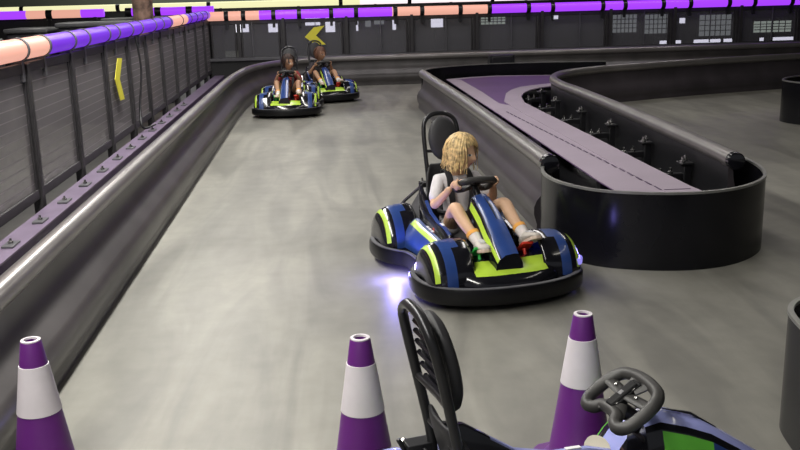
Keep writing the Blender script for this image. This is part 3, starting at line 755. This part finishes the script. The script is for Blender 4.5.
def person(root, skinm, hairm, shirtm, shortm, label, shoes='shoe', bob=True):
    me = BODY.copy()
    for m in (skinm, 'eyew', 'iris', 'lips'): me.materials.append(M[m])
    o = bpy.data.objects.new('body', me); col.objects.link(o); o.parent = root
    def cloth(name, me2, m, thick=0):
        me2.materials.clear(); me2.materials.append(M[m])
        for p in me2.polygons: p.use_smooth = True
        c = bpy.data.objects.new(name, me2); col.objects.link(c); c.parent = root; return c
    P_ = [(-.155, 0, .22), (-.187, 0, .33), (-.196, 0, .43), (-.196, 0, .505), (-.187, 0, .565)]
    R_ = [(.100, .088), (.090, .084), (.092, .082), (.082, .070), (.050, .048)]; E_ = [(0, 1), (1, 2), (2, 3), (3, 4)]
    for s in (-1, 1):
        b = len(P_); P_ += [SH[s], (SH[s]+EL[s])/2, SH[s]*.15+EL[s]*.85]; R_ += [.050, .046, .042]; E_ += [(3, b), (b, b+1), (b+1, b+2)]
    cloth('shirt', skin_mesh(P_, E_, R_, 2), shirtm)
    P_ = [(-.15, 0, .225)]; R_ = [(.100, .085)]; E_ = []
    for s in (-1, 1):
        b = len(P_); P_ += [HIP[s], HIP[s]*.6+KN[s]*.4]; R_ += [.070, .064]; E_ += [(0, b), (b, b+1)]
    cloth('shorts', skin_mesh(P_, E_, R_, 2), shortm)
    for s in (-1, 1):
        a, k = AN[s], KN[s]; d = (k-a).normalized()
        bm = nb(); tube(bm, [a-d*.02, a+d*.01, a+d*.05, a+d*.075], [.030, .031, .036, .037], 16); so = obj('sock', bm, 'sock', root)
        bm = nb(); tube(bm, [a+d*.055, a+d*.078], [.0385, .0395], 16); obj('sock_band', bm, 'sockband', so)
        f = Vector((.80, .10*s, .42 if s > 0 else .22)).normalized(); u = Vector((-f.z, 0, f.x)).normalized(); w = f.cross(u)
        heel = a - f*.040 - u*.040
        rs = []
        for t, ww, hh in ((0, .012, .02), (.008, .024, .045), (.035, .030, .062), (.07, .031, .060), (.10, .033, .046), (.135, .036, .036), (.16, .033, .030), (.178, .022, .022), (.184, .008, .012)):
            c = heel+f*t; rs.append([c + w*ww*math.cos(q) + u*(hh*.5+hh*.5*math.sin(q)) for q in [2*PI*k/16 for k in range(16)]])
        bm = nb(); rings(bm, rs); sh = obj('shoe', bm, shoes, root)
        rs = []
        for t, ww in ((-.002, .014), (.01, .027), (.05, .032), (.10, .036), (.14, .039), (.168, .034), (.186, .014)):
            c = heel+f*t; rs.append([c-w*ww-u*.012, c+w*ww-u*.012, c+w*ww+u*.006, c-w*ww+u*.006])
        bm = nb(); rings(bm, rs); obj('sole', bm, 'sole', sh, bevel=.003)
        bm = nb()
        for q in range(3):
            c = heel+f*(.085+.018*q)+u*(.056-.006*q); tube(bm, [c-w*.016, c+w*.016], .0035, 6)
        obj('laces', bm, 'white', sh)
    # harness
    for s in (-1, 1):
        bm = nb()
        path = catmull([(-.285, s*.050, .50), (-.27, s*.055, .575), (-.205, s*.062, .600), (-.135, s*.065, .56), (-.103, s*.068, .48), (-.092, s*.06, .40), (-.085, s*.05, .32)], 5)
        rs = []
        for i, p in enumerate(path):
            t = (path[min(i+1, len(path)-1)]-path[max(i-1, 0)]).normalized(); n = t.cross(Vector((0, 1, 0))).normalized()
            rs.append([p+Vector((0, .019, 0))+n*.004, p+Vector((0, -.019, 0))+n*.004, p+Vector((0, -.019, 0))-n*.004, p+Vector((0, .019, 0))-n*.004])
        rings(bm, rs); obj('harness_strap', bm, 'strap', root)
    bm = nb(); tube(bm, [(-.19+.105*math.cos(a), .108*math.sin(a), .345) for a in [2*PI*k/24 for k in range(24)]], .016, 8, True, flat=.9); obj('harness_belt', bm, 'strap', root)
    # hair: shell plus locks
    bm = nb(); rnd = random.Random(3)
    def hs(az, el, r): return Vector((math.cos(el)*math.cos(az)*.094*r, math.cos(el)*math.sin(az)*.079*r, math.sin(el)*.108*r))
    V = []
    for i in range(15):
        row = []
        for k in range(49):
            az = math.radians(-180+360*k/48); fr = max(0, math.cos(az)) 
            low = math.radians(-48 + (82 if fr > .45 else 82*(fr/.45)**2)); el = PI/2-(PI/2-low)*i/14
            p = hs(az, el, 1.045)+Vector((0, 0, .002)); row.append(bm.verts.new(H(*p)))
        V.append(row)
    for i in range(14):
        for k in range(48):
            try: bm.faces.new((V[i][k], V[i][k+1], V[i+1][k+1], V[i+1][k]))
            except ValueError: pass
    nl = 210 if bob else 70
    part = Vector((.25, -.35, .9))
    for q in range(nl):
        az = math.radians(rnd.uniform(64, 296)) if q % 6 else math.radians(rnd.uniform(-66, 66))
        face = abs((az+PI) % (2*PI)-PI) < math.radians(42)
        r = rnd.uniform(1.06, 1.15); pts = []; rad = []
        a1 = az
        for i in range(9):
            t = i/8
            if face:
                el = math.radians(85-58*t); aa = az+.35*t*(1 if az > -.2 else -1); p = hs(aa, el, r)
            else:
                el = math.radians(85-110*t if bob else 85-95*t); p = hs(az+.10*math.sin(t*5+q), max(el, math.radians(-8)), r*(1+.05*math.sin(t*PI)))
                if el < math.radians(-8):
                    ex = (math.radians(-8)-el)/math.radians(17); p.z -= (.070 if bob else .02)*ex*rnd.uniform(.5, 1.3); p *= 1
                    p.y *= 1+.10*ex; p.x -= .012*ex*math.sin(q*1.7)
            p *= 1+.035*math.sin(t*11+q*.9)*t
            pts.append(H(*p)); rad.append((.0085 if not face else .006)*(1-.65*t)*(.85 if bob else .9))
        tube(bm, pts, rad, 6, flat=.6)
    obj('hair', bm, hairm, root, smooth=60, merge=False)
    return root

# main kart
k1 = empty('go_kart', (.815, 5.33, 0), math.radians(-77))
tag(k1, 'blue and lime go-kart driven by the blond child beside the island', 'go-kart', 'blue and lime karts on the track')
make_kart(k1)
d1 = empty('person', (.815, 5.33, 0), k1.rotation_euler.z)
tag(d1, 'blond seated child in white shirt and black harness, hands on steering wheel, looking sideways', 'person')
person(d1, 'skin', 'hair', 'shirt', 'shorts', '')

# distant karts
for (x, y, a, sk, hr, sh, st_, lk, lp, arm) in (
    (-.53, 13.55, math.atan2(-1, -.04), 'skin2', 'hair_d', 'shirt_r', 'shorts_k', 'distant front-facing go-kart on the left of the far pair, near the bend', 'dark-haired seated child in red shirt driving the left distant kart', 0),
    (-.04, 15.2, math.atan2(-.97, .22), 'skin2', 'hair_b', 'shirt_k', 'shorts_k', 'distant go-kart on the right of the far pair, partly behind the other', 'brown-haired seated child in dark shirt driving the right distant kart', 1)):
    c = copy_tree(k1); c.location = (x, y, 0); c.rotation_euler = (0, 0, a); c['label'] = lk
    for ch in c.children:
        if ch.name.startswith('marker_light'):
            ch.data = ch.data.copy(); ch.data.materials[0] = M['grey']
    p = empty('person', (x, y, 0), a); tag(p, lp, 'person')
    person(p, sk, hr, sh, st_, '', shoes='sole', bob=False)

# foreground kart
k4 = empty('go_kart', (.660, 2.255, 0), math.radians(14))
tag(k4, 'nearest empty go-kart cropped by the bottom edge, steering wheel and hoop showing', 'go-kart', 'blue and lime karts on the track')
make_kart(k4, body='lav', stripe='green', led=False)

# ------------------------------------------------------------------ lights
def area(x, y, z, sx, sy, e, c=(1, .96, .90), rot=(0, 0, 0)):
    l = bpy.data.lights.new('ceiling_lamp', 'AREA'); l.shape = 'RECTANGLE'; l.size = sx; l.size_y = sy; l.energy = e; l.color = c
    o = bpy.data.objects.new('ceiling_lamp', l); col.objects.link(o); o.location = (x, y, z); o.rotation_euler = rot
area(-1.4, 1.5, 3.5, .4, 7, 340, (1, .97, .9))
area(-1.4, 9.0, 3.5, .4, 7, 300, (1, .97, .91))
area(-.6, 15.0, 3.6, .3, 4, 60, (1, .95, .93))
area(4, 16.6, 3.6, 8, .2, 60, (1, .95, .95))
area(2.3, 9.5, 3.6, .3, 7, 70, (1, .95, .92))
area(5.2, 3, 4.3, .3, 4, 25, (1, .95, .85))
area(5.6, 11, 4.3, .3, 5, 45, (1, .95, .86))
area(-3.9, 6, 4.3, .3, 8, 50, (.97, .92, 1))
area(-4.5, 15, 4.3, .5, 5, 80, (1, .97, .9))
area(-2, 27, 4.3, 9, 1, 260, (.95, 1, .9))
# the kart's blue-violet under-body lights
def spot(loc, e, c, r=.04):
    l = bpy.data.lights.new('kart_glow', 'POINT'); l.energy = e; l.color = c; l.shadow_soft_size = r
    o = bpy.data.objects.new('kart_glow', l); col.objects.link(o); o.location = loc
spot((.36, 5.23, .08), 6.5, (.30, .26, 1), .03)
spot((1.36, 4.95, .22), 1.4, (.30, .26, 1))
w = bpy.data.worlds.new('w'); scn.world = w; w.use_nodes = True
w.node_tree.nodes['Background'].inputs[0].default_value = (.75, .78, .85, 1); w.node_tree.nodes['Background'].inputs[1].default_value = .2

# ------------------------------------------------------------------ camera
cam = bpy.data.cameras.new('camera'); co = bpy.data.objects.new('camera', cam); col.objects.link(co)
cam.sensor_fit = 'HORIZONTAL'; cam.sensor_width = 36; cam.lens = 930/800*36; cam.clip_start = .05; cam.clip_end = 200
R_ = Vector((.9963, -.08216241, -.02521215)); U_ = Vector((.04435155, .24024704, .96969804)); B_ = -Vector((.07361558, .96722836, -.24300216))
m4 = Matrix((R_, U_, B_)).transposed().to_4x4(); m4.translation = Vector((0, 0, 1.65)); co.matrix_world = m4
scn.camera = co
vs = scn.view_settings; vs.view_transform = 'Standard'; vs.look = 'None'; vs.gamma = 1; vs.exposure = 0; vs.use_curve_mapping = False
